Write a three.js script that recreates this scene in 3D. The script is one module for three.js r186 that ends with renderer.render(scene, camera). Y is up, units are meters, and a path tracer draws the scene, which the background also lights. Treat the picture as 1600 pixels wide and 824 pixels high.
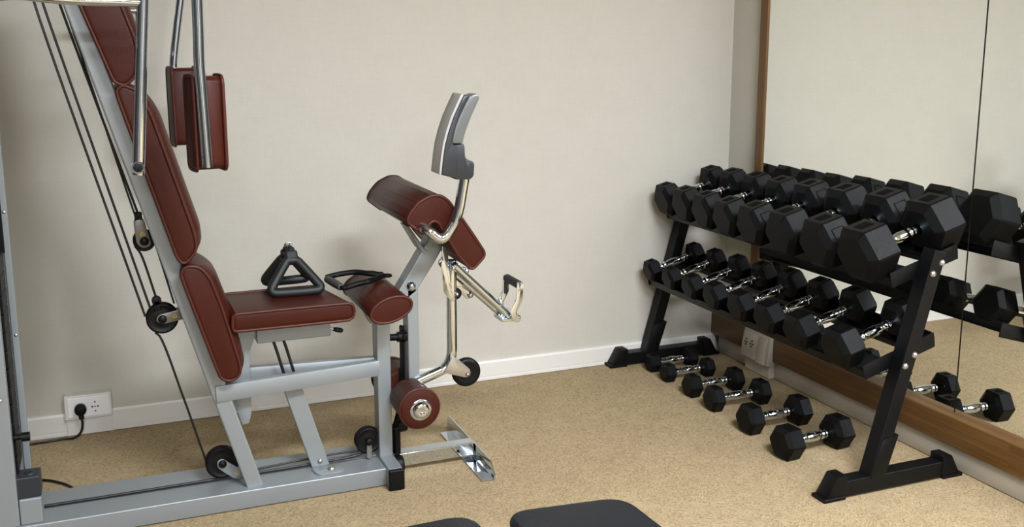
import * as THREE from 'three';
import { RoundedBoxGeometry } from 'three/addons/geometries/RoundedBoxGeometry.js';
import { mergeGeometries, toCreasedNormals } from 'three/addons/utils/BufferGeometryUtils.js';
import { RectAreaLightUniformsLib } from 'three/addons/lights/RectAreaLightUniformsLib.js';

// ------------------------------------------------------------------ camera, light, exposure
const scene = new THREE.Scene();
const camera = new THREE.PerspectiveCamera(2 * Math.atan(412 / 1582) * 180 / Math.PI, 1600 / 824, 0.05, 40);
camera.setViewOffset(1600, 824, 0, 51.7, 1600, 824);
camera.position.set(0, 1.35, 0);
camera.rotation.set(-0.1845, -0.384, -0.0015, 'YXZ');
scene.add(camera);
const renderer = new THREE.WebGLRenderer({ antialias: true });
renderer.toneMapping = THREE.LinearToneMapping;
renderer.toneMappingExposure = 2.7;
renderer.shadowMap.enabled = true;
scene.background = new THREE.Color(0x000000);
RectAreaLightUniformsLib.init();
const ROOM = { x0: -2.6, x1: 2.5, z0: -3.688, z1: 6, h: 2.7 };
// recessed ceiling light panels: centre x, centre z, share of the brightness
const PANEL_LIGHT = 44, PW = 1.2, PD = 0.6;
const PANELS = [[1.2, -0.35, 0.8], [-0.2, 2.0, 0.35], [-0.4, 4.4, 1.4]];

// ------------------------------------------------------------------ helpers
let seed = 7;
const rnd = () => { seed = (seed * 1664525 + 1013904223) >>> 0; return seed / 4294967296; };
const V = (x, y, z) => new THREE.Vector3(x, y, z);
const used = {};
function numbered(name) { const n = used[name] = (used[name] ?? -1) + 1; return n ? name + '_' + String(n).padStart(3, '0') : name; }
let O = V(0, 0, 0);
function thing(name, label, category, pos = [0, 0, 0], group) {
  const o = new THREE.Group(); o.name = numbered(name); o.position.set(...pos); scene.add(o);
  o.userData = { label, category }; if (group) o.userData.group = group;
  O = V(...pos); return o;
}
function mesh(name, geo, mat, parent, label) {
  const g = Array.isArray(geo) ? merge(geo) : geo;
  const m = new THREE.Mesh(g, mat); m.name = name; m.castShadow = m.receiveShadow = true;
  if (label) m.userData.label = label;
  parent.add(m); return m;
}
function part(name, geo, mat, parent, label) {             // geometry given in room coordinates
  const g = Array.isArray(geo) ? merge(geo) : geo; g.translate(-O.x, -O.y, -O.z);
  return mesh(name, g, mat, parent, label);
}
function struct(name, geo, mat) { const m = mesh(name, geo, mat, scene); m.userData.kind = 'structure'; return m; }
function merge(list) {
  const l = list.map(g => { const q = g.index ? g.toNonIndexed() : g; for (const k of Object.keys(q.attributes)) if (!['position', 'normal', 'uv'].includes(k)) q.deleteAttribute(k); return q; });
  return l.length === 1 ? l[0] : mergeGeometries(l);
}
function box(x0, x1, y0, y1, z0, z1, r = 0.003) {
  const w = x1 - x0, h = y1 - y0, d = z1 - z0;
  const g = r ? new RoundedBoxGeometry(w, h, d, 2, Math.min(r, w / 2.01, h / 2.01, d / 2.01)) : new THREE.BoxGeometry(w, h, d);
  return g.translate((x0 + x1) / 2, (y0 + y1) / 2, (z0 + z1) / 2);
}
function metricBox(x0, x1, y0, y1, z0, z1) {                 // plain box with uv in metres
  const g = new THREE.BoxGeometry(x1 - x0, y1 - y0, z1 - z0).translate((x0 + x1) / 2, (y0 + y1) / 2, (z0 + z1) / 2);
  const p = g.attributes.position, n = g.attributes.normal, uv = g.attributes.uv;
  for (let i = 0; i < p.count; i++) {
    const ax = Math.abs(n.getX(i)), ay = Math.abs(n.getY(i));
    if (ax > 0.5) uv.setXY(i, p.getZ(i), p.getY(i)); else if (ay > 0.5) uv.setXY(i, p.getX(i), p.getZ(i)); else uv.setXY(i, p.getX(i), p.getY(i));
  }
  return g;
}
function roundPoly(poly, r, n = 5) {                         // rounded corners -> list of Vector2
  const out = [], P = poly.map(p => new THREE.Vector2(p[0], p[1])), N = P.length;
  for (let i = 0; i < N; i++) {
    const a = P[(i + N - 1) % N], b = P[i], c = P[(i + 1) % N];
    const k = Math.min(poly[i][2] ?? r, a.distanceTo(b) * 0.49, c.distanceTo(b) * 0.49);
    const s = b.clone().add(a.clone().sub(b).setLength(k)), e = b.clone().add(c.clone().sub(b).setLength(k));
    for (let j = 0; j <= n; j++) { const t = j / n; out.push(s.clone().multiplyScalar((1 - t) * (1 - t)).addScaledVector(b, 2 * t * (1 - t)).addScaledVector(e, t * t)); }
  }
  return out;
}
function splinePoly(poly, n = 60) {
  return new THREE.CatmullRomCurve3(poly.map(p => V(p[0], p[1], 0)), true, 'centripetal').getSpacedPoints(n).slice(0, n).map(p => new THREE.Vector2(p.x, p.y));
}
function prism(pts, z0, z1, bevel = 0.003, holes, crease = 0.6, steps = 2, zSteps = 1) {
  const toV = a => a.map(p => p.isVector2 ? p : new THREE.Vector2(p[0], p[1]));
  const s = new THREE.Shape(toV(pts));
  if (holes) for (const h of holes) s.holes.push(new THREE.Path(toV(h)));
  const g = new THREE.ExtrudeGeometry(s, { depth: z1 - z0 - 2 * bevel, bevelEnabled: bevel > 0, bevelThickness: bevel, bevelSize: bevel, bevelOffset: -bevel, bevelSegments: steps, curveSegments: 8, steps: zSteps });
  g.translate(0, 0, z0 + bevel);
  return toCreasedNormals(g, crease);
}
function circlePoly(cx, cy, r, n = 24) { return [...Array(n)].map((_, i) => [cx + r * Math.cos(i / n * 6.28318), cy + r * Math.sin(i / n * 6.28318)]); }
function filletPath(pts, r) {
  const P = pts.map(p => V(...p)), cp = new THREE.CurvePath(); let last = P[0];
  for (let i = 1; i < P.length - 1; i++) {
    const b = P[i], k = Math.min(r, P[i - 1].distanceTo(b) * 0.49, P[i + 1].distanceTo(b) * 0.49);
    const s = b.clone().add(P[i - 1].clone().sub(b).setLength(k)), e = b.clone().add(P[i + 1].clone().sub(b).setLength(k));
    cp.add(new THREE.LineCurve3(last, s)); cp.add(new THREE.QuadraticBezierCurve3(s, b, e)); last = e;
  }
  cp.add(new THREE.LineCurve3(last, P[P.length - 1])); return cp;
}
function tube(pts, r, fillet = 0.05, seg = 0, rad = 14) {
  const c = pts.length === 2 ? new THREE.LineCurve3(V(...pts[0]), V(...pts[1])) : filletPath(pts, fillet);
  const n = seg || (pts.length === 2 ? 1 : Math.min(120, 14 * pts.length));
  const g = new THREE.TubeGeometry(c, n, r, rad, false), caps = [];
  for (const t of [0, 1]) {
    const d = c.getTangentAt(t).multiplyScalar(t ? 1 : -1), p = c.getPointAt(t);
    caps.push(new THREE.CircleGeometry(r, rad).applyQuaternion(new THREE.Quaternion().setFromUnitVectors(V(0, 0, 1), d)).translate(p.x, p.y, p.z));
  }
  return merge([g, ...caps]);
}
function cable(pts, r, n = 60) { return new THREE.TubeGeometry(new THREE.CatmullRomCurve3(pts.map(p => V(...p)), false, 'centripetal'), n, r, 8, false); }
function rod(a, b, r, n = 16) { return tube([a, b], r, 0, 1, n); }
function bar(a, b, w, t, zc, bevel = 0.004) {                // rectangular tube in the xy plane: from a to b, w across, t deep in z
  const d = new THREE.Vector2(b[0] - a[0], b[1] - a[1]).normalize(), n = [-d.y * w / 2, d.x * w / 2];
  return prism([[a[0] + n[0], a[1] + n[1]], [a[0] - n[0], a[1] - n[1]], [b[0] - n[0], b[1] - n[1]], [b[0] + n[0], b[1] + n[1]]].reverse(), zc - t / 2, zc + t / 2, bevel, null, 0.3);
}
function disc(cx, cy, z0, z1, r, bevel = 0.002, n = 32) { return prism(circlePoly(cx, cy, r, n), z0, z1, bevel); }
function lathe(profile, n = 28) { return new THREE.LatheGeometry(profile.map(p => new THREE.Vector2(p[0], p[1])), n); }
function latheZ(profile, cx, cy, z, n = 28) { return lathe(profile, n).rotateX(Math.PI / 2).translate(cx, cy, z); }   // axis along +z

// ------------------------------------------------------------------ procedural textures
function lattice(n) { const a = new Float32Array(n * n); for (let i = 0; i < a.length; i++) a[i] = rnd(); return (x, y) => {
  const fx = Math.floor(x), fy = Math.floor(y), tx = x - fx, ty = y - fy, sx = tx * tx * (3 - 2 * tx), sy = ty * ty * (3 - 2 * ty), w = k => ((k % n) + n) % n;
  const v = (i, j) => a[w(j) * n + w(i)];
  return (v(fx, fy) * (1 - sx) + v(fx + 1, fy) * sx) * (1 - sy) + (v(fx, fy + 1) * (1 - sx) + v(fx + 1, fy + 1) * sx) * sy; }; }
function texture(w, h, f, srgb, metres) {
  const d = new Uint8Array(w * h * 4);
  for (let y = 0; y < h; y++) for (let x = 0; x < w; x++) { const c = f(x, y), k = (y * w + x) * 4; d[k] = c[0]; d[k + 1] = c[1]; d[k + 2] = c[2]; d[k + 3] = 255; }
  const t = new THREE.DataTexture(d, w, h); t.wrapS = t.wrapT = THREE.RepeatWrapping; t.magFilter = THREE.LinearFilter; t.minFilter = THREE.LinearMipmapLinearFilter; t.generateMipmaps = true;
  if (srgb) t.colorSpace = THREE.SRGBColorSpace; t.repeat.set(1 / metres[0], 1 / metres[1]); t.needsUpdate = true; return t;
}
const grey = v => [v, v, v], clamp = v => Math.max(0, Math.min(255, v));
// wall covering: linen weave
const wl = lattice(256), wl2 = lattice(16);
const weave = (x, y) => wl(x * 0.12, y * 0.9) * 0.5 + wl(x * 0.9, y * 0.12 + 40) * 0.5;
const wallMap = texture(1024, 1024, (x, y) => { const v = (weave(x / 4, y / 4) - 0.5) * 4.5 + (wl2(x / 64, y / 64) - 0.5) * 2; return [clamp(190 + v), clamp(186 + v), clamp(174 + v)]; }, true, [0.9, 0.9]);
const wallBump = texture(512, 512, (x, y) => grey(clamp(128 + (weave(x / 2, y / 2) - 0.5) * 220)), false, [0.45, 0.45]);
// carpet: short crossing yarn strokes in sand, straw and brown
const CN = 1024, carpetRGB = new Float32Array(CN * CN * 3), carpetH = new Float32Array(CN * CN);
{ const l1 = lattice(8), l2 = lattice(32);
  for (let i = 0; i < CN * CN; i++) { const x = i % CN, y = (i / CN) | 0, v = (l1(x / 128, y / 128) - 0.5) * 9 + (l2(x / 32, y / 32) - 0.5) * 10; carpetRGB[i * 3] = 157 + v; carpetRGB[i * 3 + 1] = 138 + v; carpetRGB[i * 3 + 2] = 104 + v * 0.8; carpetH[i] = 0.5; }
  for (let k = 0; k < 120000; k++) {
    const cx = rnd() * CN, cy = rnd() * CN, patch = l1(cx / 64 + 3, cy / 64) > 0.5, a = (patch ? 0.7 : -0.75) + (rnd() - 0.5) * 0.7 + (rnd() < 0.25 ? 1.5 : 0), len = 1 + rnd() * 2.8, tone = rnd();
    const dv = tone < 0.4 ? -16 - rnd() * 28 : tone < 0.9 ? 6 + rnd() * 26 : -46 - rnd() * 26, hgt = tone < 0.42 ? 0.25 : 0.85;
    for (let s = -len; s <= len; s += 0.7) { const x = ((Math.round(cx + Math.cos(a) * s) % CN) + CN) % CN, y = ((Math.round(cy + Math.sin(a) * s) % CN) + CN) % CN, i = y * CN + x;
      for (const [q, base] of [[0, 157], [1, 138], [2, 104]]) carpetRGB[i * 3 + q] = carpetRGB[i * 3 + q] * 0.4 + (base + dv * (q === 2 ? 0.85 : 1)) * 0.6; carpetH[i] = carpetH[i] * 0.5 + hgt * 0.5; }
  } }
const carpetMap = texture(CN, CN, (x, y) => { const i = (y * CN + x) * 3; return [clamp(carpetRGB[i]), clamp(carpetRGB[i + 1]), clamp(carpetRGB[i + 2])]; }, true, [1.5, 1.5]);
const carpetBump = texture(CN, CN, (x, y) => grey(clamp(carpetH[y * CN + x] * 255)), false, [1.5, 1.5]);
// wood: grain along u
const wd = lattice(128);
const woodMap = texture(1024, 256, (x, y) => { const g = wd(x * 0.016, y * 0.5) * 0.5 + wd(x * 0.05, y * 1.1 + 17) * 0.3 + wd(x * 0.004, y * 0.12 + 50) * 0.5, v = (g - 0.65) * 62; return [clamp(158 + v), clamp(124 + v * 0.86), clamp(78 + v * 0.6)]; }, true, [1.6, 0.2]);
const lt = lattice(128);
const leatherBump = texture(512, 512, (x, y) => grey(clamp(lt(x / 4, y / 4) * 130 + lt(x / 9 + 9, y / 9) * 90)), false, [0.12, 0.12]);
const rubberBump = texture(256, 256, (x, y) => grey(clamp(lt(x / 2, y / 2) * 200)), false, [0.06, 0.06]);

// ------------------------------------------------------------------ materials
const std = o => new THREE.MeshStandardMaterial(o);
const phys = o => new THREE.MeshPhysicalMaterial(o);
const M = {
  wall: std({ map: wallMap, bumpMap: wallBump, bumpScale: 0.00025, roughness: 0.75 }),
  wallDark: std({ color: 0x25262b, roughness: 0.7 }),
  ceiling: std({ color: 0xbdb8ae, roughness: 0.9 }),
  carpet: std({ map: carpetMap, bumpMap: carpetBump, bumpScale: 0.002, roughness: 0.95 }),
  white: std({ color: 0xdad7cf, roughness: 0.4 }),
  duct: std({ color: 0xbab3a5, roughness: 0.4 }),
  whiteGloss: std({ color: 0xeeeeec, roughness: 0.22 }),
  wood: std({ map: woodMap, color: 0xa59473, roughness: 0.42 }),
  woodDark: std({ map: woodMap, color: 0x3a352f, roughness: 0.6 }),
  mirror: std({ color: 0xfdfffc, metalness: 1, roughness: 0.0 }),
  mirrorEdge: std({ color: 0x2a2624, roughness: 0.5 }),
  silver: std({ color: 0x8a9092, metalness: 0.35, roughness: 0.38 }),
  steel: std({ color: 0xb9b6b0, metalness: 0.9, roughness: 0.28 }),
  chrome: std({ color: 0xd6dfe9, metalness: 1, roughness: 0.07 }),
  leather: phys({ color: 0x3b150b, roughness: 0.4, specularIntensity: 0.4, bumpMap: leatherBump, bumpScale: 0.0004 }),
  piping: phys({ color: 0x431c13, roughness: 0.42, specularIntensity: 0.6 }),
  black: phys({ color: 0x050505, specularIntensity: 0.45, roughness: 0.5 }),
  blackPaint: phys({ specularIntensity: 0.45, color: 0x060708, roughness: 0.42, bumpMap: rubberBump, bumpScale: 0.0003 }),
  rubber: phys({ color: 0x040505, specularIntensity: 0.29, roughness: 0.45, bumpMap: rubberBump, bumpScale: 0.0004 }),
  foam: std({ color: 0x101212, roughness: 0.55 }),
  cable: std({ color: 0x0d0d0e, roughness: 0.4 }),
  inlay: phys({ color: 0x030303, specularIntensity: 0.2, roughness: 0.9 }),
  vinyl: phys({ specularIntensity: 0.5, color: 0x14161a, roughness: 0.45, bumpMap: leatherBump, bumpScale: 0.0005 }),
  plasticDark: std({ color: 0x23272b, roughness: 0.42 }),
  plasticSilver: std({ color: 0xa6a6a3, metalness: 0.1, roughness: 0.38 }),
  plasticGrey: std({ color: 0x5f6260, roughness: 0.35 }),
  bracket: std({ color: 0x77736c, metalness: 0.5, roughness: 0.4 }),
  yellow: std({ color: 0xd0b020, roughness: 0.5 }),
  gripGrey: std({ color: 0x3c3b3a, roughness: 0.7 }),
  glow: std({ color: 0xffffff, emissive: 0xfff4e6, emissiveIntensity: 3, roughness: 0.6 }),
};

// ------------------------------------------------------------------ the room
{ const { x0, x1, z0, z1, h } = ROOM, t = 0.12;
  struct('floor', metricBox(x0 - t, x1 + t, -0.1, 0, z0 - t, z1 + t), M.carpet);
  struct('ceiling', metricBox(x0 - t, x1 + t, h, h + 0.1, z0 - t, z1 + t), M.ceiling);
  struct('wall_back', metricBox(x0 - t, x1 + t, 0, h, z0 - t, z0), M.wall);
  struct('wall_front', metricBox(x0 - t, x1 + t, 0, h, z1, z1 + t), M.wall);
  struct('door_1', metricBox(-1.6, 0.9, 0, 2.3, z1 - 0.04, z1), M.wallDark);
  struct('wall_left', metricBox(x0 - t, x0, 0, h, z0, z1), M.woodDark);
  struct('wall_right', metricBox(x1, x1 + t, 0, h, z0, z1), M.wall);
  // white skirting: flat board over a small bead
  const bp = [[0, 0.002], [-0.017, 0.002], [-0.017, 0.011], [-0.0125, 0.013], [-0.0125, 0.016], [-0.015, 0.018], [-0.015, 0.073], [-0.011, 0.081], [0, 0.081]];
  struct('baseboard_back', prism(bp, x0, x1 - 0.045, 0, null, 0.3).rotateY(Math.PI / 2).translate(0, 0, z0), M.white);
  // cream plastic skirting duct under the mirror, with a rounded end
  const dp = roundPoly([[0, 0.002, 0.001], [0.044, 0.002, 0.004], [0.044, 0.077, 0.012], [0, 0.077, 0.001]], 0.004);
  struct('baseboard_right', prism(dp, -z1, 3.652, 0.008, null, 0.6).rotateY(Math.PI).translate(x1, 0, 0), M.duct);
  // wooden frame round the mirrors: low rail and upright
  const rail = prism(roundPoly([[0, 0.078], [-0.06, 0.078], [-0.06, 0.173], [0, 0.173]], 0.004, 3), 0, z1 + 3.686, 0.002, null, 0.4);
  { const p = rail.attributes.position, uv = rail.attributes.uv; for (let i = 0; i < p.count; i++) uv.setXY(i, p.getZ(i), p.getY(i) + p.getX(i)); }
  struct('trim_1', rail.translate(x1, 0, -3.686), M.wood);
  const upright = (za, zb, y0, y1, xd) => { const g = box(x1 - xd, x1, y0, y1, za, zb, 0.003), p = g.attributes.position, uv = g.attributes.uv; for (let i = 0; i < p.count; i++) uv.setXY(i, p.getY(i), p.getZ(i) + p.getX(i)); return g; };
  struct('trim_2', upright(-3.460, -3.411, 0.1735, 2.28, 0.03), M.wood);
  const head = box(x1 - 0.03, x1, 2.231, 2.28, -3.411, z1, 0.003); { const p = head.attributes.position, uv = head.attributes.uv; for (let i = 0; i < p.count; i++) uv.setXY(i, p.getZ(i), p.getY(i) + p.getX(i)); }
  struct('trim_3', head, M.wood);
}
// mirror panels, each with a ground edge that shows as the dark joint
{ const seams = [-3.411, -2.331, -1.25, -0.17, 0.91, 4.19], words = ['wall mirror panel next to the upright wooden trim, reflecting the far dumbbells', 'wall mirror panel on the near side of the thin vertical joint above the wooden rail', 'third wall mirror panel from the wooden upright, outside the view', 'fourth wall mirror panel from the wooden upright, outside the view', 'fifth wall mirror panel from the wooden upright, outside the view'];
  for (let i = 0; i < 5; i++) { const a = seams[i], b = seams[i + 1] - 0.006;
    const t = thing('wall_mirror', words[i], 'mirror', [2.476, 0.1735, (a + b) / 2], 'wall mirror panels');
    part('glass', box(2.476, 2.481, 0.1735, 2.231, a, b, 0), M.mirror, t);
    part('backing', box(2.482, 2.5, 0.1735, 2.231, a, b + 0.006, 0), M.mirrorEdge, t); }
}
// ceiling light panels
PANELS.forEach(([x, z, share], i) => {
  const t = thing('ceiling_light', ['long ceiling light panel between the gym and the mirror wall', 'long ceiling light panel behind the viewer', 'long ceiling light panel at the far end of the room behind the viewer'][i], 'light', [x, 2.7, z], 'ceiling light panels');
  const w = PW / 2, d = PD / 2, e = 0.02;
  part('frame', prism([[-w - e, -d - e], [w + e, -d - e], [w + e, d + e], [-w - e, d + e]], 0, 0.02, 0.002, [[[-w, -d], [-w, d], [w, d], [w, -d]]]).rotateX(Math.PI / 2).translate(x, 2.7, z), M.whiteGloss, t);
  part('diffuser', box(x - w, x + w, 2.688, 2.699, z - d, z + d, 0), M.glow, t);
  const l = new THREE.RectAreaLight(0xeef4ff, PANEL_LIGHT * share, PW, PD); l.position.set(x, 2.684, z); l.lookAt(x, 0, z); scene.add(l);
});

// ------------------------------------------------------------------ multi gym
const ZC = -2.965;
const gym = thing('multi_gym', 'silver framed multi gym station with brown leather pads, cables and chrome arms', 'gym machine', [0.3, 0, ZC]);
const pipe = (pts, z, r = 0.0045, tf) => { let c = new THREE.CatmullRomCurve3(pts.map(p => tf ? tf(V(p.x, p.y, z)) : V(p.x, p.y, z)), true, 'centripetal'); return new THREE.TubeGeometry(c, pts.length * 2, r, 8, true); };
const dome = (zFar, zNear, dir, from, to, h) => v => {         // bulge the side that faces dir towards the middle of the pad's width
  const d = v.x * dir[0] + v.y * dir[1], w = Math.max(0, Math.min(1, (d - from) / (to - from))), u = (v.z - zFar) / (zNear - zFar) * 2 - 1, k = h * w * w * Math.max(0, 1 - u * u * u * u);
  return V(v.x + dir[0] * k, v.y + dir[1] * k, v.z); };
function pad(name, poly, zFar, zNear, { r = 0.02, tf, bevel = 0.01, spline, label, zSteps = 1 } = {}) {
  const pts = spline ? splinePoly(poly, spline) : roundPoly(poly, r, 6);
  let g = prism(pts, zFar, zNear, bevel, null, 1.0, 3, zSteps);
  if (tf) { const p = g.attributes.position; for (let i = 0; i < p.count; i++) { const q = tf(V(p.getX(i), p.getY(i), p.getZ(i))); p.setXYZ(i, q.x, q.y, q.z); } g = toCreasedNormals(g.deleteAttribute('normal'), 1.0); }
  const m = part(name, g, M.leather, gym, label);
  const inset = pts.map((p, i) => { const a = pts[(i + pts.length - 1) % pts.length], b = pts[(i + 1) % pts.length], n = new THREE.Vector2(a.y - b.y, b.x - a.x).normalize(); return p.clone().addScaledVector(n, Math.sign(THREE.ShapeUtils.area(pts)) * 0.002); });
  for (const z of [zNear - 0.001, zFar + 0.001]) part('piping', pipe(inset, z, 0.0048, tf), M.piping, m);
  return m;
}
// base: two long rails, cross tubes with black end caps
part('base_rail', box(-0.62, 0.742, 0.002, 0.058, -2.9635, -2.862, 0.004), M.silver, gym);
part('base_rail', box(-0.62, 0.742, 0.002, 0.058, -3.082, -2.979, 0.004), M.silver, gym);
part('base_floor_plate', box(-0.62, 0.742, 0.004, 0.02, -2.979, -2.9635, 0), M.silver, gym);
{ const ft = part('foot_tube', box(0.737, 0.782, 0.003, 0.066, -3.114, -2.832, 0.004), M.silver, gym);
  part('end_cap', box(0.735, 0.784, 0, 0.067, -2.832, -2.816, 0.005), M.black, ft); part('end_cap', box(0.735, 0.784, 0, 0.067, -3.13, -3.114, 0.005), M.black, ft);
  part('levelling_foot', latheZ([[0, 0], [0.026, 0], [0.03, 0.005], [0.03, 0.02], [0.026, 0.026], [0, 0.026]], 0, 0, 0).rotateY(Math.PI / 2).translate(0.783, 0.035, -2.93), M.black, ft); }
// leaning back post: two side tubes
const P0 = [0.348, 0.05], P1 = [-0.0848, 1.58];
for (const z of [-2.905, -3.025]) part('back_post', bar(P0, P1, 0.047, 0.04, z, 0.005), M.silver, gym);
for (const y of [0.33, 0.9, 1.4]) { const k = (y - P0[1]) / (P1[1] - P0[1]), x = P0[0] + (P1[0] - P0[0]) * k; part('post_spacer', box(x - 0.018, x + 0.018, y - 0.03, y + 0.03, -3.01, -2.92, 0.004), M.silver, gym); }
// upper rails that run together in a V to the front post
const vRail = s => prism([[0.245, -0.012], [0.742, -0.012], [0.742, 0.012], [0.245, 0.012]], 0, 0.05, 0.003).rotateX(-Math.PI / 2).applyMatrix4(new THREE.Matrix4().makeTranslation(0, 0.332, 0)).translate(-0.742, 0, 0).rotateY(s * 0.115).translate(0.742, 0, ZC + s * 0.019);
part('seat_rail', vRail(1), M.silver, gym); part('seat_rail', vRail(-1), M.silver, gym);
// front post with angled top bracket
part('front_post', box(0.737, 0.78, 0.06, 0.51, -2.992, -2.936, 0.004), M.silver, gym);
part('post_bracket', prism([[0.7, 0.56], [0.8, 0.56], [0.79, 0.53], [0.778, 0.5], [0.742, 0.5], [0.722, 0.5], [0.706, 0.53]], -2.99, -2.94, 0.003), M.silver, gym);
// slanted strut in the middle
part('middle_strut', bar([0.555, 0.055], [0.475, 0.335], 0.053, 0.03, -2.962, 0.003), M.silver, gym);
part('strut_plate', prism(roundPoly([[0.52, -2.945], [0.615, -2.945], [0.615, -2.885], [0.53, -2.885]].map(p => [p[0], -p[1]]), 0.02), 0, 0.005, 0.001).rotateX(-Math.PI / 2).translate(0, 0.058, 0), M.silver, gym);
part('bolt', [lathe([[0, 0.009], [0.009, 0.007], [0.011, 0], [0.011, -0.002]]).translate(0.578, 0.065, -2.91)], M.steel, gym);
part('bolt', latheZ([[0, 0.006], [0.006, 0.005], [0.008, 0]], 0.551, 0.078, -2.947), M.steel, gym);
// seat carrier
part('seat_plate', prism([[0.27, 0.545], [0.40, 0.545], [0.392, 0.515], [0.371, 0.49], [0.356, 0.45], [0.353, 0.26], [0.345, 0.232], [0.325, 0.23], [0.29, 0.35]], -2.985, -2.945, 0.003), M.silver, gym);
part('seat_bracket', box(0.378, 0.597, 0.477, 0.546, -2.99, -2.936, 0.003), M.silver, gym);
part('adjust_lever', [rod([0.59, 0.497, -2.955], [0.612, 0.492, -2.95], 0.004)], M.steel, gym);
part('lever_grip', [latheZ([[0, 0], [0.0055, 0.001], [0.0075, 0.01], [0.0075, 0.026], [0.005, 0.031], [0, 0.032]], 0, 0, 0).rotateY(Math.PI / 2).rotateZ(-0.28).translate(0.606, 0.494, -2.95)], M.black, gym);
// leather pads
pad('back_pad', [[0.036, 1.246], [0.062, 1.236], [0.094, 1.262], [0.101, 1.343], [0.07, 1.44], [0.02, 1.6], [-0.05, 1.66], [-0.092, 1.62]], -3.09, -2.84, { r: 0.03, zSteps: 10, tf: dome(-3.09, -2.84, [0.962, 0.272], 0.385, 0.45, 0.02) });
pad('back_pad', [[0.037, 1.226], [0.055, 1.243], [0.093, 1.228], [0.121, 1.17], [0.214, 0.84], [0.22, 0.795], [0.2, 0.764], [0.177, 0.75], [0.163, 0.772]], -3.09, -2.84, { r: 0.03, zSteps: 10, tf: dome(-3.09, -2.84, [0.962, 0.272], 0.385, 0.435, 0.025) });
pad('back_pad', [[0.168, 0.728], [0.185, 0.749], [0.222, 0.744], [0.248, 0.71], [0.276, 0.62], [0.303, 0.51], [0.319, 0.44], [0.312, 0.413], [0.284, 0.402], [0.26, 0.414]], -3.09, -2.84, { r: 0.03, zSteps: 10, tf: dome(-3.09, -2.84, [0.962, 0.272], 0.385, 0.43, 0.023) });
pad('seat', [[0.298, 0.547], [0.642, 0.546], [0.652, 0.573], [0.644, 0.6], [0.3, 0.6]], -3.09, -2.838, { r: 0.014, tf: v => V(0.3 + (v.x - 0.3) * (1 - 0.14 * (-2.838 - v.z) / 0.252), v.y, v.z) });
pad('thigh_pad', circlePoly(0, 0, 1, 28).map(p => [0.747 + p[0] * 0.064, 0.579 + p[1] * 0.0385 + p[0] * 0.012]), -3.14, -2.79, { r: 0.01, bevel: 0.004 });
pad('preacher_pad', [[0.796, 0.836, 0.02], [0.807, 0.862], [0.835, 0.893], [0.874, 0.911], [0.904, 0.91], [0.929, 0.892], [0.95, 0.859], [0.968, 0.839], [1.011, 0.775], [1.046, 0.72, 0.02], [0.998, 0.672, 0.02], [0.957, 0.72], [0.923, 0.777], [0.906, 0.804], [0.896, 0.825, 0.006], [0.883, 0.833, 0.006], [0.87, 0.827, 0.006], [0.859, 0.811, 0.004], [0.847, 0.795, 0.008]], -3.26, -2.79, { r: 0.012, bevel: 0.005 });
// leg curl rollers on one axle
const rollerProfile = [[0, 0], [0.04, 0], [0.056, 0.003], [0.0615, 0.008], [0.064, 0.014], [0.0605, 0.02], [0.06, 0.11], [0.058, 0.13], [0.045, 0.135], [0, 0.135]];
for (const s of [1, -1]) {
  const r = part('curl_roller', (s > 0 ? latheZ(rollerProfile.map(p => [p[0], -p[1]]).reverse(), 0, 0, 0) : latheZ(rollerProfile, 0, 0, 0)).translate(0.829, 0.261, ZC + s * 0.177), M.leather, gym);
  const e = latheZ([[0.033, 0], [0.033, 0.003], [0.026, 0.004], [0.026, 0.004], [0.023, 0.013], [0.018, 0.017], [0.01, 0.017], [0.009, 0.014], [0, 0.014]], 0, 0, 0); if (s < 0) e.rotateY(Math.PI);
  part('axle_cap', e.translate(0.829, 0.261, ZC + s * 0.1772), M.chrome, r);
  part('piping', new THREE.TorusGeometry(0.0615, 0.0045, 8, 40).translate(0.829, 0.261, ZC + s * 0.165), M.piping, r);
}
part('curl_axle', rod([0.829, 0.261, ZC - 0.16], [0.829, 0.261, ZC + 0.16], 0.012), M.steel, gym);
// curl lever and preacher stand
part('curl_lever', [prism(roundPoly([[0.826, 0.47], [0.838, 0.47], [0.846, 0.4], [0.848, 0.25], [0.822, 0.25], [0.826, 0.34]], 0.008), -3.0, -2.985, 0.002), rod([0.78, 0.443, ZC], [0.832, 0.44, ZC], 0.011), rod([0.81, 0.442, ZC], [0.834, 0.44, ZC], 0.016), disc(0.835, 0.445, -2.99, -2.94, 0.012), rod([0.83, 0.26, ZC], [0.8, 0.15, ZC], 0.011)], M.black, gym);
part('lever_stop', [lathe([[0, 0], [0.012, 0], [0.013, 0.002], [0.013, 0.08], [0.018, 0.082], [0.018, 0.092], [0, 0.094]]).translate(0.8, 0.06, ZC), box(0.798, 0.835, 0.132, 0.168, ZC - 0.02, ZC + 0.02, 0.01)], M.black, gym);
part('preacher_post', box(0.837, 0.872, 0.22, 0.6, -2.993, -2.935, 0.003), M.silver, gym);
part('preacher_boom', prism([[0.811, 0.598], [0.836, 0.566], [0.866, 0.588], [0.933, 0.685], [0.968, 0.742], [0.93, 0.79], [0.9, 0.735]], -2.995, -2.935, 0.004, null, 0.3), M.silver, gym);
part('boom_plate', prism([[0.835, 0.8], [0.846, 0.797], [0.892, 0.727], [0.905, 0.712], [0.897, 0.706], [0.88, 0.722]], -2.998, -2.93, 0.002), M.silver, gym);
part('pivot_bolt', latheZ([[0, 0.016], [0.009, 0.015], [0.01, 0.01], [0.013, 0.008], [0.016, 0.003], [0.016, 0]], 0.85, 0.608, -2.936), M.chrome, gym);
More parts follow.
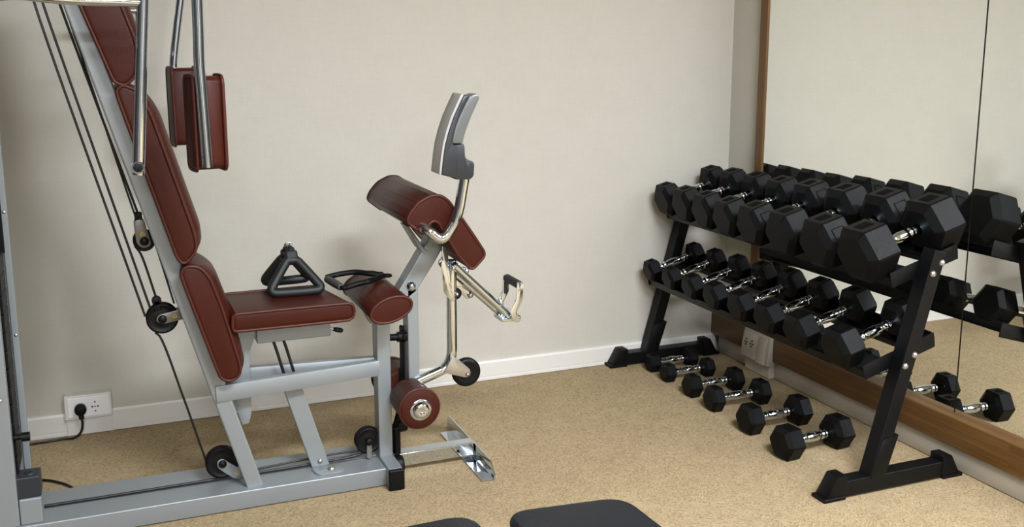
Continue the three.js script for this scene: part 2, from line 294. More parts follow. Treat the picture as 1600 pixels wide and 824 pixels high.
// chrome console mast
part('console_mast', tube([[0.845, 0.818, -2.8], [0.852, 0.8145, -2.76], [0.897, 0.776, -2.76], [0.945, 0.845, -2.76], [0.97, 0.98, -2.76]], 0.0155, 0.045), M.chrome, gym);
{ const dark = [[0.954, 1.202, 0.006], [0.94, 1.176], [0.921, 1.138], [0.906, 1.097], [0.896, 1.062], [0.889, 1.02], [0.884, 0.978, 0.006], [0.932, 0.964, 0.006], [0.935, 1.054, 0.002], [0.919, 1.065, 0.002], [0.921, 1.086], [0.93, 1.117], [0.946, 1.152], [0.963, 1.183], [0.972, 1.198, 0.006]];
  const c = part('console', prism(roundPoly(dark, 0.01, 3), -2.79, -2.718, 0.004), M.plasticDark, gym, 'small display console with silver face and dark blue grey sides');
  part('console_face', prism(roundPoly(dark.slice(0, 7).map(p => [p[0] - 0.0005, p[1]]).concat([[0.876, 0.98], [0.881, 1.022], [0.888, 1.064], [0.898, 1.1], [0.913, 1.141], [0.932, 1.18], [0.946, 1.207]]), 0.004, 3), -2.798, -2.7185, 0.003), M.plasticSilver, c);
  part('console_back', prism(roundPoly([[0.972, 1.198, 0.004], [0.963, 1.183], [0.946, 1.152], [0.93, 1.117], [0.921, 1.086], [0.919, 1.065, 0.003], [0.951, 1.064, 0.004], [0.959, 1.094], [0.976, 1.136], [0.995, 1.174], [1.004, 1.194, 0.006], [0.994, 1.206, 0.006]], 0.01, 3), -2.785, -2.7245, 0.006), M.plasticGrey, c);
  part('mast_socket', prism(roundPoly([[0.922, 1.062], [0.96, 1.062], [0.962, 1.02], [0.99, 1.007], [0.988, 0.968], [0.978, 0.958], [0.928, 0.96]], 0.008, 3), -2.785, -2.735, 0.005), M.plasticDark, c); }
// chrome low pulley and arm handle under the pad
part('low_pulley_plate', prism(roundPoly([[0.944, 0.735], [0.962, 0.717], [0.97, 0.6], [0.985, 0.555], [0.97, 0.553], [0.948, 0.585], [0.942, 0.661], [0.93, 0.676], [0.934, 0.69], [0.944, 0.698]], 0.006), -2.915, -2.909, 0.001), M.chrome, gym);
part('cam_plate', prism(roundPoly([[0.975, 0.68], [1.004, 0.666], [1.047, 0.644], [1.054, 0.611], [1.045, 0.58], [1.066, 0.553, 0.012], [1.038, 0.54, 0.012], [1.012, 0.578], [0.978, 0.59]], 0.01), -2.962, -2.954, 0.001), M.chrome, gym);
for (const [x, y] of [[1.036, 0.636], [1.049, 0.556], [0.993, 0.655], [1.0, 0.63]]) part('cam_bolt', latheZ([[0, 0.012], [0.007, 0.011], [0.009, 0.006], [0.009, 0]], x, y, -2.954), M.steel, gym);
{ const p = part('low_pulley', disc(0.993, 0.572, -2.95, -2.925, 0.019, 0.003), M.black, gym); part('hub', latheZ([[0, 0.01], [0.006, 0.009], [0.008, 0.0]], 0.993, 0.572, -2.925), M.steel, p); }
part('chrome_upright', tube([[0.982, 0.68, -2.935], [0.98, 0.37, -2.935], [0.96, 0.33, -2.935], [0.86, 0.297, -2.935]], 0.0165, 0.05), M.chrome, gym);
part('swing_arm', [rod([0.983, 0.667, -2.9], [1.162, 0.488, -2.9], 0.012), rod([0.983, 0.645, -2.945], [1.162, 0.475, -2.945], 0.011), disc(0.985, 0.663, -2.955, -2.893, 0.013)], M.chrome, gym);
part('arm_knuckle', [box(1.13, 1.186, 0.474, 0.487, -2.96, -2.885, 0.005), disc(1.178, 0.486, -2.965, -2.872, 0.0135)], M.chrome, gym);
{ const flat = (z, pts) => { const c = pts.map((p, i) => { const a = pts[Math.max(0, i - 1)], b = pts[Math.min(pts.length - 1, i + 1)], d = new THREE.Vector2(b[0] - a[0], b[1] - a[1]).normalize(); return [[p[0] - d.y * 0.011, p[1] + d.x * 0.011], [p[0] + d.y * 0.011, p[1] - d.x * 0.011]]; }); return prism(roundPoly([...c.map(q => q[0]), ...c.map(q => q[1]).reverse()], 0.006), z, z + 0.005, 0.001); };
  const near = flat(-2.872, [[1.187, 0.603], [1.184, 0.55], [1.163, 0.51], [1.172, 0.484]]), far = flat(-2.99, [[1.187, 0.603], [1.184, 0.55], [1.163, 0.51], [1.172, 0.484]]);
  const h = part('pull_handle', [near, far], M.chrome, gym, 'chrome D shaped handle with black grip');
  part('grip', latheZ([[0, 0], [0.011, 0], [0.0135, 0.006], [0.0135, 0.102], [0.011, 0.108], [0, 0.108]], 1.1865, 0.594, -2.985), M.foam, h);
  part('grip_sleeve', box(1.176, 1.192, 0.54, 0.592, -2.994, -2.984, 0.003), M.foam, h); }
{ const w = part('transport_wheel', latheZ([[0, -0.012], [0.03, -0.012], [0.033, -0.015], [0.044, -0.013], [0.047, -0.006], [0.047, 0.006], [0.044, 0.013], [0.033, 0.015], [0.03, 0.012], [0, 0.012]], 1.027, 0.309, -2.937, 40), M.black, gym);
  part('wheel_plate', prism(roundPoly([[0.975, 0.372], [0.99, 0.365], [1.034, 0.322], [1.035, 0.303], [1.02, 0.297], [0.945, 0.322]], 0.008), -2.921, -2.915, 0.001), M.steel, w);
  part('wheel_bolt', latheZ([[0, 0.007], [0.005, 0.006], [0.007, 0]], 1.024, 0.308, -2.915), M.steel, w); }
// chrome foot plate on its tube
part('foot_plate_tube', box(0.79, 1.055, 0.018, 0.062, -2.99, -2.945, 0.004), M.chrome, gym);
part('foot_plate_hole', disc(1.0, 0.04, -2.9448, -2.943, 0.005), M.black, gym);
part('foot_plate', [prism([[-2.77, 0.003], [-3.235, 0.003], [-3.235, 0.04], [-3.215, 0.056], [-2.81, 0.056], [-2.77, 0.02]].map(p => [-p[0], p[1]]), 0, 0.005, 0.001).rotateY(Math.PI / 2).translate(1.058, 0, 0), box(1.02, 1.06, 0.002, 0.007, -3.2, -2.775, 0.001)], M.chrome, gym);
// pulleys with brackets, warning triangles and cables
const wheelProfile = r => [[0, -0.011], [r * 0.45, -0.011], [r * 0.5, -0.008], [r * 0.8, -0.008], [r * 0.84, -0.013], [r, -0.012], [r * 0.93, -0.003], [r * 0.93, 0.003], [r, 0.012], [r * 0.84, 0.013], [r * 0.8, 0.008], [r * 0.5, 0.008], [r * 0.45, 0.011], [0, 0.011]];
function pulley(x, y, r, plate, tri, ang, pm = M.bracket) {
  const p = part('pulley', latheZ(wheelProfile(r), x, y, ZC, 40), M.black, gym);
  if (plate) part('pulley_bracket', [prism(roundPoly(plate, 0.014), ZC + 0.015, ZC + 0.019, 0.001), prism(roundPoly(plate, 0.014), ZC - 0.019, ZC - 0.015, 0.001)], pm, p);
  part('pulley_bolt', latheZ([[0, 0.009], [0.01, 0.008], [0.012, 0.003], [0.012, 0]], x, y, ZC + 0.019), M.black, p);
  if (tri) { const t = prism([[0, 0.008], [-0.0075, -0.005], [0.0075, -0.005]], 0, 0.0008, 0, [[[0, 0.004], [-0.004, -0.003], [0.004, -0.003]]]).rotateZ(ang).translate(tri[0], tri[1], ZC + 0.0192); part('warning_triangle', t, M.yellow, p); }
}
pulley(0.087, 0.805, 0.03, [[0.062, 0.865], [0.09, 0.868], [0.106, 0.79], [0.08, 0.785], [0.066, 0.8]], [0.083, 0.826], 0.2);
part('cable_clevis', [box(0.066, 0.086, 0.85, 0.885, ZC - 0.01, ZC + 0.01, 0.003)], M.black, gym);
pulley(0.121, 0.577, 0.044, [[0.102, 0.572], [0.11, 0.59], [0.2, 0.606], [0.2, 0.574], [0.12, 0.562]], [0.155, 0.583], 0.15);
part('cable_end', [disc(0.109, 0.628, ZC - 0.012, ZC + 0.012, 0.013), box(0.1, 0.12, 0.6, 0.632, ZC - 0.012, ZC + 0.012, 0.004)], M.black, gym);
pulley(0.262, 0.117, 0.048, [[0.247, 0.128], [0.262, 0.134], [0.318, 0.088], [0.318, 0.062], [0.296, 0.062], [0.247, 0.106]], [0.3, 0.079], 0.6, M.silver);
pulley(0.707, 0.118, 0.042, [[0.7, 0.128], [0.714, 0.128], [0.716, 0.062], [0.698, 0.062]], null);
const CR = 0.0033;
part('cable', cable([[-0.16, 1.56, ZC], [-0.142, 1.458, ZC], [0.076, 0.585, ZC]], CR, 20), M.cable, gym);
part('cable', cable([[-0.145, 1.56, ZC + 0.01], [-0.122, 1.458, ZC + 0.01], [0.09, 0.612, ZC + 0.01]], CR, 20), M.cable, gym);
part('cable', cable([[-0.108, 1.56, ZC], [-0.083, 1.459, ZC], [0.076, 0.88, ZC]], CR, 20), M.cable, gym);
part('cable', cable([[-0.098, 1.56, ZC], [-0.058, 1.4, ZC], [0.062, 0.9, ZC], [0.072, 0.862, ZC]], CR * 0.8, 20), M.cable, gym);
part('cable', cable([[0.062, 0.79, ZC], [0.075, 0.768, ZC], [0.109, 0.635, ZC]], CR, 20), M.cable, gym);
part('cable', cable([[0.116, 0.79, ZC], [0.122, 0.765, ZC], [0.156, 0.615, ZC]], CR * 0.8, 20), M.cable, gym);
part('cable', cable([[0.1, 0.535, ZC], [0.11, 0.525, ZC], [0.165, 0.33, ZC], [0.216, 0.13, ZC], [0.225, 0.095, ZC]], CR, 30), M.cable, gym);
part('cable', cable([[-0.25, 0.062, -2.968], [0.0, 0.062, -2.968], [0.25, 0.063, -2.968], [0.5, 0.064, -2.968], [0.67, 0.07, -2.967], [0.7, 0.078, -2.966]], 0.0042, 40), M.cable, gym);
part('cable', cable([[0.31, 0.066, -2.985], [0.5, 0.072, -2.99], [0.62, 0.078, -2.985], [0.71, 0.082, -2.968]], CR, 40), M.cable, gym);
for (const x of [0.418, 0.448]) part('cable', cable([[x, 0.5, ZC], [x + 0.012, 0.469, ZC], [x + 0.045, 0.34, ZC]], 0.0045, 10), M.cable, gym);
// weight tower at the edge of the view
part('tower_post', box(-0.335, -0.281, 0.06, 2.05, -2.89, -2.86, 0.004), M.silver, gym);
part('tower_panel', box(-0.72, -0.3, 0.06, 2.05, -2.88, -2.868, 0.002), M.silver, gym);
part('tower_strip', box(-0.275, -0.2575, 0.06, 2.05, -3.075, -3.06, 0.002), M.silver, gym);
part('tower_back_panel', box(-0.72, -0.275, 0.06, 2.05, -3.075, -3.065, 0.002), M.silver, gym);
part('tower_top', box(-0.72, -0.02, 2.03, 2.08, -3.08, -2.86, 0.004), M.silver, gym);
part('upper_boom', bar([-0.1, 2.05], [0.6, 2.02], 0.07, 0.06, ZC), M.silver, gym);
part('post_head', bar([-0.085, 1.57], [-0.22, 2.04], 0.047, 0.16, ZC), M.silver, gym);
for (let k = 0; k < 12; k++) part('weight_plate', box(-0.68, -0.276, 0.19 + k * 0.05, 0.237 + k * 0.05, -3.045, -2.91, 0.003), M.black, gym);
for (const x of [-0.6, -0.36]) part('guide_rod', rod([x, 0.06, ZC], [x, 2.04, ZC], 0.011), M.chrome, gym);
part('stack_screen', box(-0.7, -0.272, 0.78, 2.03, -3.06, -3.05, 0), M.black, gym);
part('weight_pin', [rod([-0.28, 0.3, -2.9], [-0.252, 0.3, -2.9], 0.008), rod([-0.262, 0.299, -2.9], [-0.24, 0.299, -2.9], 0.0125)], M.black, gym);
part('stack_bumper', [box(-0.285, -0.223, 0.132, 0.192, -2.94, -2.875, 0.004), lathe([[0.005, 0.003], [0.012, 0.004], [0.014, 0]]).translate(-0.25, 0.192, -2.905)], M.plasticDark, gym);
part('bumper_block', box(-0.28, -0.224, 0.058, 0.132, -2.94, -2.87, 0.004), M.silver, gym);
for (const [x, y] of [[-0.266, 0.892], [-0.265, 0.542]]) part('screw', latheZ([[0, 0.003], [0.004, 0.002], [0.005, 0]], x, y, -3.06), M.steel, gym);
part('screw', latheZ([[0, 0.003], [0.004, 0.002], [0.005, 0]], -0.3, 0.42, -2.86), M.steel, gym);
// press arms and handles
for (const s of [1, -1]) {
  const z = ZC + s * 0.515;
  if (s > 0) part('press_arm', tube([[-0.3, 1.385, z], [-0.21, 1.441, z], [-0.155, 1.452, z], [-0.06, 1.441, z], [0.105, 1.4375, z]], 0.0115, 0.05), M.chrome, gym);
  else part('press_arm', tube([[-0.02, 1.452, z], [0.13, 1.448, z]], 0.0115), M.chrome, gym);
  const h = s > 0 ? [[0.1075, 1.485, z], [0.1065, 1.46, z], [0.0695, 1.052, z]] : [[0.137, 1.485, z], [0.136, 1.46, z], [0.116, 1.06, z]];
  part('press_handle', [tube(h, 0.0135, 0.1), rod([h[2][0] - 0.0, 1.07, z - 0.012], [h[2][0], 1.07, z + 0.016], 0.0145)], M.chrome, gym);
  part('handle_plug', disc(h[2][0], 1.07, z + 0.016, z + 0.0185, 0.0105, 0.001), M.black, gym);
}
part('press_pivot', rod([-0.3, 1.385, -2.45], [-0.3, 1.385, -3.48], 0.016), M.chrome, gym);
part('fly_crossbar', [rod([0.226, 1.965, -2.42], [0.344, 1.965, -3.43], 0.018), box(0.25, 0.32, 1.96, 2.01, -3.0, -2.93, 0.004)], M.silver, gym);
// fly arms with forearm pads
part('fly_arm', tube([[0.23, 1.96, -2.45], [0.219, 1.36, -2.45], [0.217, 1.31, -2.45], [0.2225, 1.062, -2.45]], 0.013, 0.1), M.chrome, gym);
part('fly_arm', tube([[0.34, 1.96, -3.4], [0.232, 1.345, -3.4], [0.222, 1.28, -3.4], [0.222, 1.05, -3.4]], 0.013, 0.06), M.chrome, gym);
{ const flyPad = (x0, x1, y0, y1, dz, ry, cz) => {               // upholstered block: piped seams run round its two sides, the bar is bolted to its back
    const cx = (x0 + x1) / 2, hx = (x1 - x0) / 2, mk = g => g.rotateY(Math.PI / 2 + ry).translate(cx, 0, cz), o = k => roundPoly([[-dz + k, y0 + k], [dz - k, y0 + k], [dz - k, y1 - k], [-dz + k, y1 - k]], 0.02, 5);
    const m = part('fly_pad', mk(prism(o(0.0005), -hx, hx, 0.006, null, 1.0, 4)), M.leather, gym);
    for (const z of [-hx + 0.003, hx - 0.003]) part('piping', mk(pipe(o(-0.001), z, 0.0045)), M.piping, m);
    return m; };
  flyPad(0.192, 0.266, 1.052, 1.272, 0.04, 0.16, -2.508);
  const a = flyPad(0.202, 0.286, 1.032, 1.272, 0.045, 0.1, -3.345);
  for (const y of [1.213, 1.095]) part('pad_button', latheZ([[0, 0.005], [0.006, 0.004], [0.009, 0]], 0, 0, 0).translate(0.25, y, -3.3), M.black, a); }

// ------------------------------------------------------------------ cable handles lying on the gym
function triangleHandle(name, label, a, b, top) {            // two lower corners and the apex
  const A = V(...a), B = V(...b), T = V(...top), mid = A.clone().add(B).multiplyScalar(0.5), t = thing(name, label, 'cable handle', [mid.x, 0.6, mid.z], 'triangle cable handles');
  const lean = (p, k) => p.clone().lerp(T, k);
  const c = [A, B, T.clone().lerp(B, 0.18), T.clone().lerp(A, 0.18)], pts = [];
  for (let i = 0; i < 4; i++) { const p = c[i], q = c[(i + 3) % 4], n = c[(i + 1) % 4], r = i < 2 ? 0.028 : 0.008, s = p.clone().add(q.clone().sub(p).setLength(r)), e = p.clone().add(n.clone().sub(p).setLength(r)); for (let j = 0; j <= 4; j++) { const u = j / 4; pts.push(s.clone().multiplyScalar((1 - u) * (1 - u)).addScaledVector(p, 2 * u * (1 - u)).addScaledVector(e, u * u)); } }
  const curve = new THREE.CatmullRomCurve3(pts, true, 'centripetal');
  part('rubber_loop', new THREE.TubeGeometry(curve, 90, 0.0142, 14, true), M.foam, t);
  const up = T.clone().sub(mid).normalize();
  const q = new THREE.Quaternion().setFromUnitVectors(V(0, 1, 0), up);
  part('neck', new RoundedBoxGeometry(0.038, 0.036, 0.027, 3, 0.008).applyQuaternion(q).translate(T.x - up.x * 0.01, T.y - up.y * 0.01, T.z - up.z * 0.01), M.foam, t);
  part('neck_collar', lathe([[0, 0.02], [0.007, 0.02], [0.009, 0.016], [0.013, 0.012], [0.014, 0]]).applyQuaternion(q).translate(T.x + up.x * 0.004, T.y + up.y * 0.004, T.z + up.z * 0.004), M.foam, t);
  part('ring', new THREE.TorusGeometry(0.008, 0.0022, 8, 24).applyQuaternion(q).translate(T.x + up.x * 0.029, T.y + up.y * 0.029, T.z + up.z * 0.029), M.steel, t);
}
triangleHandle('triangle_handle', 'black rubber triangle handle standing in front on the brown seat', [0.425, 0.613, -2.985], [0.588, 0.613, -2.973], [0.506, 0.716, -3.05]);
triangleHandle('triangle_handle', 'black rubber triangle handle leaning behind the other one on the brown seat', [0.428, 0.613, -3.138], [0.578, 0.613, -3.145], [0.5, 0.714, -3.085]);
{ const t = thing('strap_handle', 'black strap handle with grey grip lying over the rounded thigh pad', 'cable handle', [0.7, 0.6, -3.0]);
  const d = V(0.639, 0.618, -2.962).sub(V(0.618, 0.622, -3.075)), L = d.length(), q = new THREE.Quaternion().setFromUnitVectors(V(0, 1, 0), d.clone().normalize());
  part('grip', lathe([[0, 0], [0.009, 0], [0.0115, 0.006], [0.013, L * 0.5], [0.0115, L - 0.006], [0.009, L], [0, L]]).applyQuaternion(q).translate(0.618, 0.622, -3.075), M.gripGrey, t);
  part('grip_end', lathe([[0, 0], [0.006, 0], [0.006, 0.012], [0, 0.013]]).applyQuaternion(q).translate(0.639, 0.618, -2.962), M.black, t);
  const strap = (pts, w) => { const c = new THREE.CatmullRomCurve3(pts.map(p => V(...p)), false, 'centripetal'), g = new THREE.TubeGeometry(c, 40, w, 8, false), p = g.attributes.position; for (let i = 0; i <= 40; i++) { const m = c.getPointAt(i / 40); for (let j = 0; j <= 8; j++) { const k = i * 9 + j; p.setY(k, m.y + (p.getY(k) - m.y) * 0.85); } } return toCreasedNormals(g, 1); };
  part('strap', strap([[0.617, 0.624, -3.083], [0.66, 0.632, -3.08], [0.71, 0.636, -3.07], [0.75, 0.633, -3.045], [0.786, 0.63, -3.03]], 0.0105), M.black, t);
  part('strap', strap([[0.643, 0.618, -2.95], [0.68, 0.627, -2.945], [0.72, 0.631, -2.955], [0.755, 0.63, -2.99], [0.786, 0.628, -3.024]], 0.0105), M.black, t);
  part('strap_loop', new THREE.TorusGeometry(0.012, 0.0045, 8, 20).rotateX(Math.PI / 2).translate(0.798, 0.627, -3.024), M.black, t);
}

// ------------------------------------------------------------------ dumbbell rack
const TILT = 0.273, ct = Math.cos(TILT), st = Math.sin(TILT);
{ const t = thing('dumbbell_rack', 'black steel two tier dumbbell rack standing in front of the mirror', 'rack', [2.17, 0, -2.95]);
  for (const [zn, zf] of [[-2.2545, -2.3045], [-3.62, -3.67]]) {
    const f = part('foot', box(1.965, 2.385, 0.006, 0.056, zf, zn, 0.003), M.blackPaint, t);
    for (const s of [0, 1]) { const xa = s ? 2.362 : 1.905, xb = s ? 2.442 : 1.985, prof = s ? [[2.36, 0.012], [2.36, 0.075], [2.395, 0.075], [2.43, 0.012]] : [[1.918, 0.012], [1.955, 0.075], [1.99, 0.075], [1.99, 0.012]];
      part('end_cap', [prism(roundPoly(prof, 0.004), zf - 0.003, zn + 0.003, 0.003), box(xa, xb, 0, 0.012, zf - 0.006, zn + 0.006, 0.003)], M.black, f); }
    part('upright', bar([2.098, 0.05], [2.288, 0.735], 0.047, 0.05, (zn + zf) / 2, 0.003), M.blackPaint, t);
    part('corner_gusset', prism([[2.076, 0.05], [2.132, 0.05], [2.174, 0.176], [2.112, 0.168]], zf - 0.001, zn + 0.002, 0.001), M.blackPaint, t);
  }
  const bolt = (x, y, z) => latheZ([[0, 0.008], [0.006, 0.007], [0.009, 0.004], [0.0105, 0]], x, y, z, 16);
  for (const [x, y] of [[2.262, 0.668], [2.294, 0.699], [2.181, 0.391], [2.215, 0.422]]) part('bolt', bolt(x, y, -2.2545), M.steel, t);
  for (const [x, y] of [[2.128, 0.113], [2.156, 0.158]]) part('bolt_hole', box(x - 0.005, x + 0.005, y - 0.005, y + 0.005, -2.2535, -2.2519, 0.0005), M.black, t);
  for (const [x0, yp, len, name] of [[2.155, 0.64 + (2.155 - 2.11) * 0.28, 0.255, 'top_tray'], [2.075, 0.364 + (2.075 - 2.035) * 0.28, 0.27, 'lower_tray']]) {
    const at = (s, u) => [x0 + s * ct - u * st, yp + s * st + u * ct];          // along the slope, up from it
    const strip = (s0, s1, u0, u1, z0, z1, b = 0.001) => prism([at(s0, u0), at(s1, u0), at(s1, u1), at(s0, u1)], z0, z1, b);
    const zA = -3.612, zB = -2.309;
    const tr = part(name, [strip(0, 0.085, -0.004, 0, zA, zB), strip(len - 0.085, len, -0.004, 0, zA, zB), strip(0, 0.004, -0.03, 0, zA, zB), strip(len - 0.004, len, -0.004, 0.02, zA, zB), strip(0.081, 0.085, -0.02, 0, zA, zB), strip(len - 0.085, len - 0.081, -0.02, 0, zA, zB)], M.blackPaint, t);
    for (const z of [zB, zA - 0.004]) part('end_bracket', prism([at(-0.004, -0.03), at(len, -0.03), at(len + 0.004, -0.004), at(len + 0.004, 0.018), at(-0.004, 0.018)], z, z + 0.004, 0.001), M.blackPaint, tr);
  }
}

// ------------------------------------------------------------------ dumbbells
function hexHead(R, L, dir, x0) {                            // prism with chamfered ends; dir -1 faces -x
  const c = 0.2 * R, ring = [[0, 0.2], [0, 0.7], [c, 1], [L - c, 1], [L, 0.74], [L, 0.0]];
  const pos = [], N = 12, P = (r, k) => { const a0 = Math.floor(k / 2) * Math.PI / 3, d = 0.035, a = a0 + (k % 2 ? d : -d), rr = r * R * Math.cos(Math.PI / 6) / Math.cos(Math.PI / 6 - d); return [Math.sin(a) * rr, Math.cos(a) * rr]; };
  for (let i = 0; i < ring.length - 1; i++) for (let k = 0; k < N; k++) {
    const q = (j, kk) => { const p = P(ring[j][1], kk % N); return [x0 + dir * ring[j][0], p[0], p[1]]; };
    const a = q(i, k), b = q(i, k + 1), d = q(i + 1, k), e = q(i + 1, k + 1);
    if (dir > 0) pos.push(...a, ...e, ...b, ...a, ...d, ...e); else pos.push(...a, ...b, ...e, ...a, ...e, ...d);
  }
  const g = new THREE.BufferGeometry(); g.setAttribute('position', new THREE.Float32BufferAttribute(pos, 3));
  const uv = []; for (let i = 0; i < pos.length; i += 3) uv.push(pos[i] + pos[i + 2], pos[i + 1] + pos[i + 2] * 0.5); g.setAttribute('uv', new THREE.Float32BufferAttribute(uv, 2));
  g.computeVertexNormals(); return g;
}
const gripProfile = h => [[0.012, -h - 0.012], [0.012, -h], [0.0115, -h + 0.006], [0.0145, -h + 0.012], [0.0145, -h + 0.02], [0.012, -h + 0.023], [0.0155, -h + 0.028], [0.0155, -h + 0.034], [0.0125, -h + 0.037], [0.0145, -h + 0.045], [0.0172, -0.012], [0.0172, 0.012], [0.0145, h - 0.045], [0.0125, h - 0.037], [0.0155, h - 0.034], [0.0155, h - 0.028], [0.012, h - 0.023], [0.0145, h - 0.02], [0.0145, h - 0.012], [0.0115, h - 0.006], [0.012, h], [0.012, h + 0.012]];
function dumbbell(label, group, R, L, gap, pos, rotZ, rotY, frame) {
  const t = thing('hex_dumbbell', label, 'dumbbell', pos, group); O = V(0, 0, 0);
  const a = R * 0.866;
  for (const s of [-1, 1]) {
    const hd = mesh('head', hexHead(R, L, s, s * gap / 2).translate(0, a, 0), M.rubber, t);
    const cx = s * (gap / 2 + L * 0.5), lw = L * 0.2, lz = R * 0.2;
    mesh('weight_panel', new RoundedBoxGeometry(lw * 2, 0.0016, lz * 2, 1, 0.0007).translate(cx, 2 * a + 0.0002, 0), M.inlay, hd);
    if (frame) { const fr = prism([[-lw, -lz], [lw, -lz], [lw, lz], [-lw, lz]], 0, 0.0012, 0, [[[-lw + 0.0025, -lz + 0.0025], [-lw + 0.0025, lz - 0.0025], [lw - 0.0025, lz - 0.0025], [lw - 0.0025, -lz + 0.0025]]]);
      mesh('panel_border', fr.rotateX(-Math.PI / 6).translate(cx, a + a * 0.5, a * 0.866), M.inlay, hd); }
  }
  mesh('handle', lathe(gripProfile(gap / 2), 18).rotateZ(Math.PI / 2).translate(0, a, 0), M.chrome, t);
  t.rotation.set(0, rotY, rotZ, 'YXZ'); return t;
}
const ORD = ['', 'second', 'third', 'fourth', 'fifth', 'sixth', 'seventh', ''];
const topZ = [-3.572, -3.42, -3.263, -3.108, -2.94, -2.755, -2.562, -2.372], topR = [0.0735, 0.0765, 0.0775, 0.0775, 0.082, 0.087, 0.091, 0.095], topL = [0.078, 0.084, 0.09, 0.096, 0.103, 0.109, 0.115, 0.12];
topZ.forEach((z, i) => { const x = 2.11 + 0.158 * ct, y = 0.64 + 0.158 * st;
  dumbbell(i === 0 ? 'smallest black hex dumbbell of the upper rack tier, next to the back wall' : i === 7 ? 'largest black hex dumbbell, at the near end of the upper rack tier' : `black hex dumbbell on the upper rack tier, ${ORD[i]} from the back wall`, 'dumbbells on the upper rack tier', topR[i], topL[i], 0.172 - 0.4 * topR[i], [x, y, z], TILT, 0, [0, 0, 0, 0, 1, 0, 1, 0][i]); });
const lowZ = [-3.578, -3.42, -3.26, -3.1, -2.93, -2.765, -2.59, -2.385], lowR = [0.048, 0.05, 0.053, 0.056, 0.06, 0.061, 0.065, 0.071], lowL = [0.056, 0.058, 0.062, 0.066, 0.07, 0.073, 0.078, 0.084];
lowZ.forEach((z, i) => { const x = 2.035 + 0.157 * ct, y = 0.364 + 0.157 * st;
  dumbbell(i === 0 ? 'smallest black hex dumbbell of the lower rack tier, next to the back wall' : i === 7 ? 'black hex dumbbell at the near end of the lower rack tier, beside the rack upright' : `black hex dumbbell on the lower rack tier, ${ORD[i]} from the back wall`, 'dumbbells on the lower rack tier', lowR[i], lowL[i], 0.152, [x, y, z], TILT, 0, 0); });
[[2.146, -3.525, 0.041, 0.05, 0.13, 0.02], [2.14, -3.39, 0.041, 0.05, 0.132, 0.0], [2.142, -3.205, 0.049, 0.055, 0.14, 0.03], [2.14, -3.04, 0.052, 0.055, 0.148, 0.0], [2.138, -2.81, 0.058, 0.064, 0.146, 0.05], [2.125, -2.585, 0.061, 0.074, 0.142, 0.085]].forEach(([x, z, R, L, gap, ry], i) =>
  dumbbell(['small black hex dumbbell on the carpet beside the far rack foot', 'small black hex dumbbell on the carpet, second from the back wall', 'black hex dumbbell on the carpet, third from the back wall', 'black hex dumbbell on the carpet, fourth from the back wall', 'black hex dumbbell on the carpet, second nearest to the viewer', 'black hex dumbbell on the carpet nearest to the viewer'][i], 'dumbbells lying on the carpet under the rack', R, L, gap, [x, 0.0005, z], 0, ry, 0));

// ------------------------------------------------------------------ weight bench at the bottom edge
{ const t = thing('weight_bench', 'black vinyl weight bench with two pads at the near edge of the view', 'bench', [0.45, 0, -1.5]);
  const slab = (poly, y0, y1, r) => prism(roundPoly(poly.map(p => [p[0], -p[1]]), r, 8), y0, y1, 0.012, null, 1.0, 4).rotateX(-Math.PI / 2);
  part('seat_pad', slab([[0.672, -1.715], [0.925, -1.688], [0.94, -1.38], [0.665, -1.4]], 0.392, 0.45, 0.055), M.vinyl, t);
  part('back_pad', slab([[-0.45, -1.70], [0.615, -1.735], [0.62, -1.42], [-0.45, -1.4]], 0.392, 0.45, 0.06), M.vinyl, t);
  part('bench_frame', [box(-0.3, 0.86, 0.32, 0.37, -1.58, -1.53, 0.004), box(0.7, 0.75, 0.03, 0.33, -1.58, -1.53, 0.004), box(-0.3, -0.25, 0.03, 0.33, -1.58, -1.53, 0.004), box(0.74, 0.82, 0.36, 0.394, -1.6, -1.5, 0.003), box(0.0, 0.4, 0.36, 0.394, -1.6, -1.5, 0.003)], M.blackPaint, t);
  part('foot', box(0.7, 0.75, 0, 0.04, -1.72, -1.36, 0.004), M.blackPaint, t); part('foot', box(-0.3, -0.25, 0, 0.04, -1.72, -1.36, 0.004), M.blackPaint, t);
}

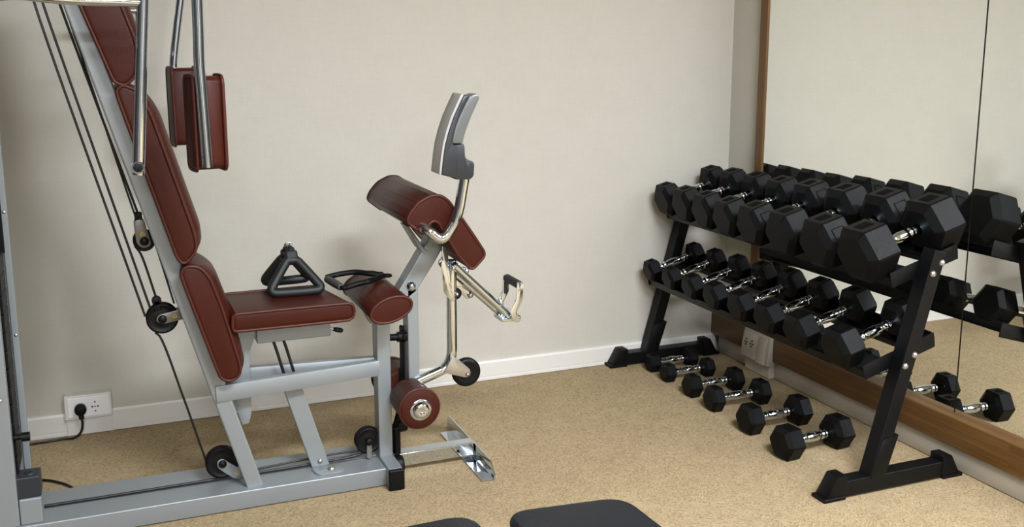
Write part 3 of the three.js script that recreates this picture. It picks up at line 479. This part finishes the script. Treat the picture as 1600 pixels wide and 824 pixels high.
// ------------------------------------------------------------------ power outlets and cord
{ const z0 = ROOM.z0, t = thing('power_outlet', 'white double wall socket above the skirting behind the gym', 'outlet', [-0.112, 0, z0]);
  part('lower_box', box(-0.186, -0.038, 0.001, 0.068, z0, z0 + 0.021, 0.003), M.white, t);
  part('box', box(-0.188, -0.036, 0.064, 0.151, z0, z0 + 0.04, 0.004), M.white, t);
  const pl = part('cover_plate', box(-0.178, -0.042, 0.073, 0.144, z0 + 0.04, z0 + 0.045, 0.003), M.whiteGloss, t);
  part('socket_insert', box(-0.158, -0.068, 0.084, 0.13, z0 + 0.045, z0 + 0.0465, 0.0006), M.whiteGloss, pl);
  const hole = (x, y, w, h) => box(x - w / 2, x + w / 2, y - h / 2, y + h / 2, z0 + 0.0462, z0 + 0.0468, 0);
  part('socket_holes', [hole(-0.099, 0.107, 0.007, 0.0045), hole(-0.09, 0.107, 0.004, 0.004), hole(-0.081, 0.107, 0.007, 0.0045), hole(-0.09, 0.1235, 0.004, 0.006), hole(-0.09, 0.091, 0.005, 0.004)], M.black, pl);
  const p = thing('power_plug', 'black power plug with its cord trailing along the carpet by the skirting', 'plug', [-0.137, 0.107, z0 + 0.0475]);
  part('plug_body', latheZ([[0, 0.034], [0.013, 0.034], [0.018, 0.03], [0.02, 0.016], [0.019, 0.004], [0.017, 0], [0, 0]], -0.137, 0.107, z0 + 0.0475), M.black, p);
  part('strain_relief', tube([[-0.137, 0.095, z0 + 0.066], [-0.135, 0.075, z0 + 0.068]], 0.0085), M.black, p);
  part('cord', cable([[-0.135, 0.08, z0 + 0.067], [-0.134, 0.055, z0 + 0.068], [-0.142, 0.025, z0 + 0.064], [-0.165, 0.006, z0 + 0.056], [-0.2, 0.005, z0 + 0.05], [-0.25, 0.005, z0 + 0.055], [-0.31, 0.005, z0 + 0.06], [-0.42, 0.005, -3.58], [-0.5, 0.005, -3.45], [-0.42, 0.005, -3.34], [-0.25, 0.005, -3.3], [-0.205, 0.005, -3.265], [-0.165, 0.005, -3.21], [-0.14, 0.005, -3.13], [-0.13, 0.005, -3.092]], 0.0042, 120), M.cable, p);
}
{ const t = thing('power_outlet', 'cream socket box on the skirting duct below the mirror', 'outlet', [2.45, 0, -3.33]);
  part('lower_box', box(2.432, 2.5, 0.001, 0.085, -3.415, -3.245, 0.006), M.duct, t);
  part('box', prism(roundPoly([[2.5, 0.055], [2.424, 0.055], [2.41, 0.062], [2.428, 0.178], [2.5, 0.178]], 0.005), -3.418, -3.238, 0.004), M.duct, t);
  const c = part('cover_plate', prism(roundPoly([[2.409, 0.066], [2.4055, 0.068], [2.4225, 0.17], [2.426, 0.17]], 0.001), -3.412, -3.308, 0.001), M.duct, t);
  part('side_flap', prism(roundPoly([[2.409, 0.062], [2.396, 0.066], [2.4145, 0.172], [2.427, 0.174]], 0.004), -3.298, -3.246, 0.004), M.duct, t);
  const mk = (z, y) => box(2.4005 + (y - 0.066) * 0.167, 2.4045 + (y - 0.066) * 0.167, y - 0.002, y + 0.002, z - 0.0025, z + 0.0025, 0);
  const holes = []; for (const zc of [-3.385, -3.345]) for (const [dz, dy] of [[-0.007, 0], [0.007, 0], [0, 0.012], [0, -0.011]]) holes.push(mk(zc + dz, 0.126 + dy));
  part('socket_holes', holes, M.black, c);
}

renderer.render(scene, camera);
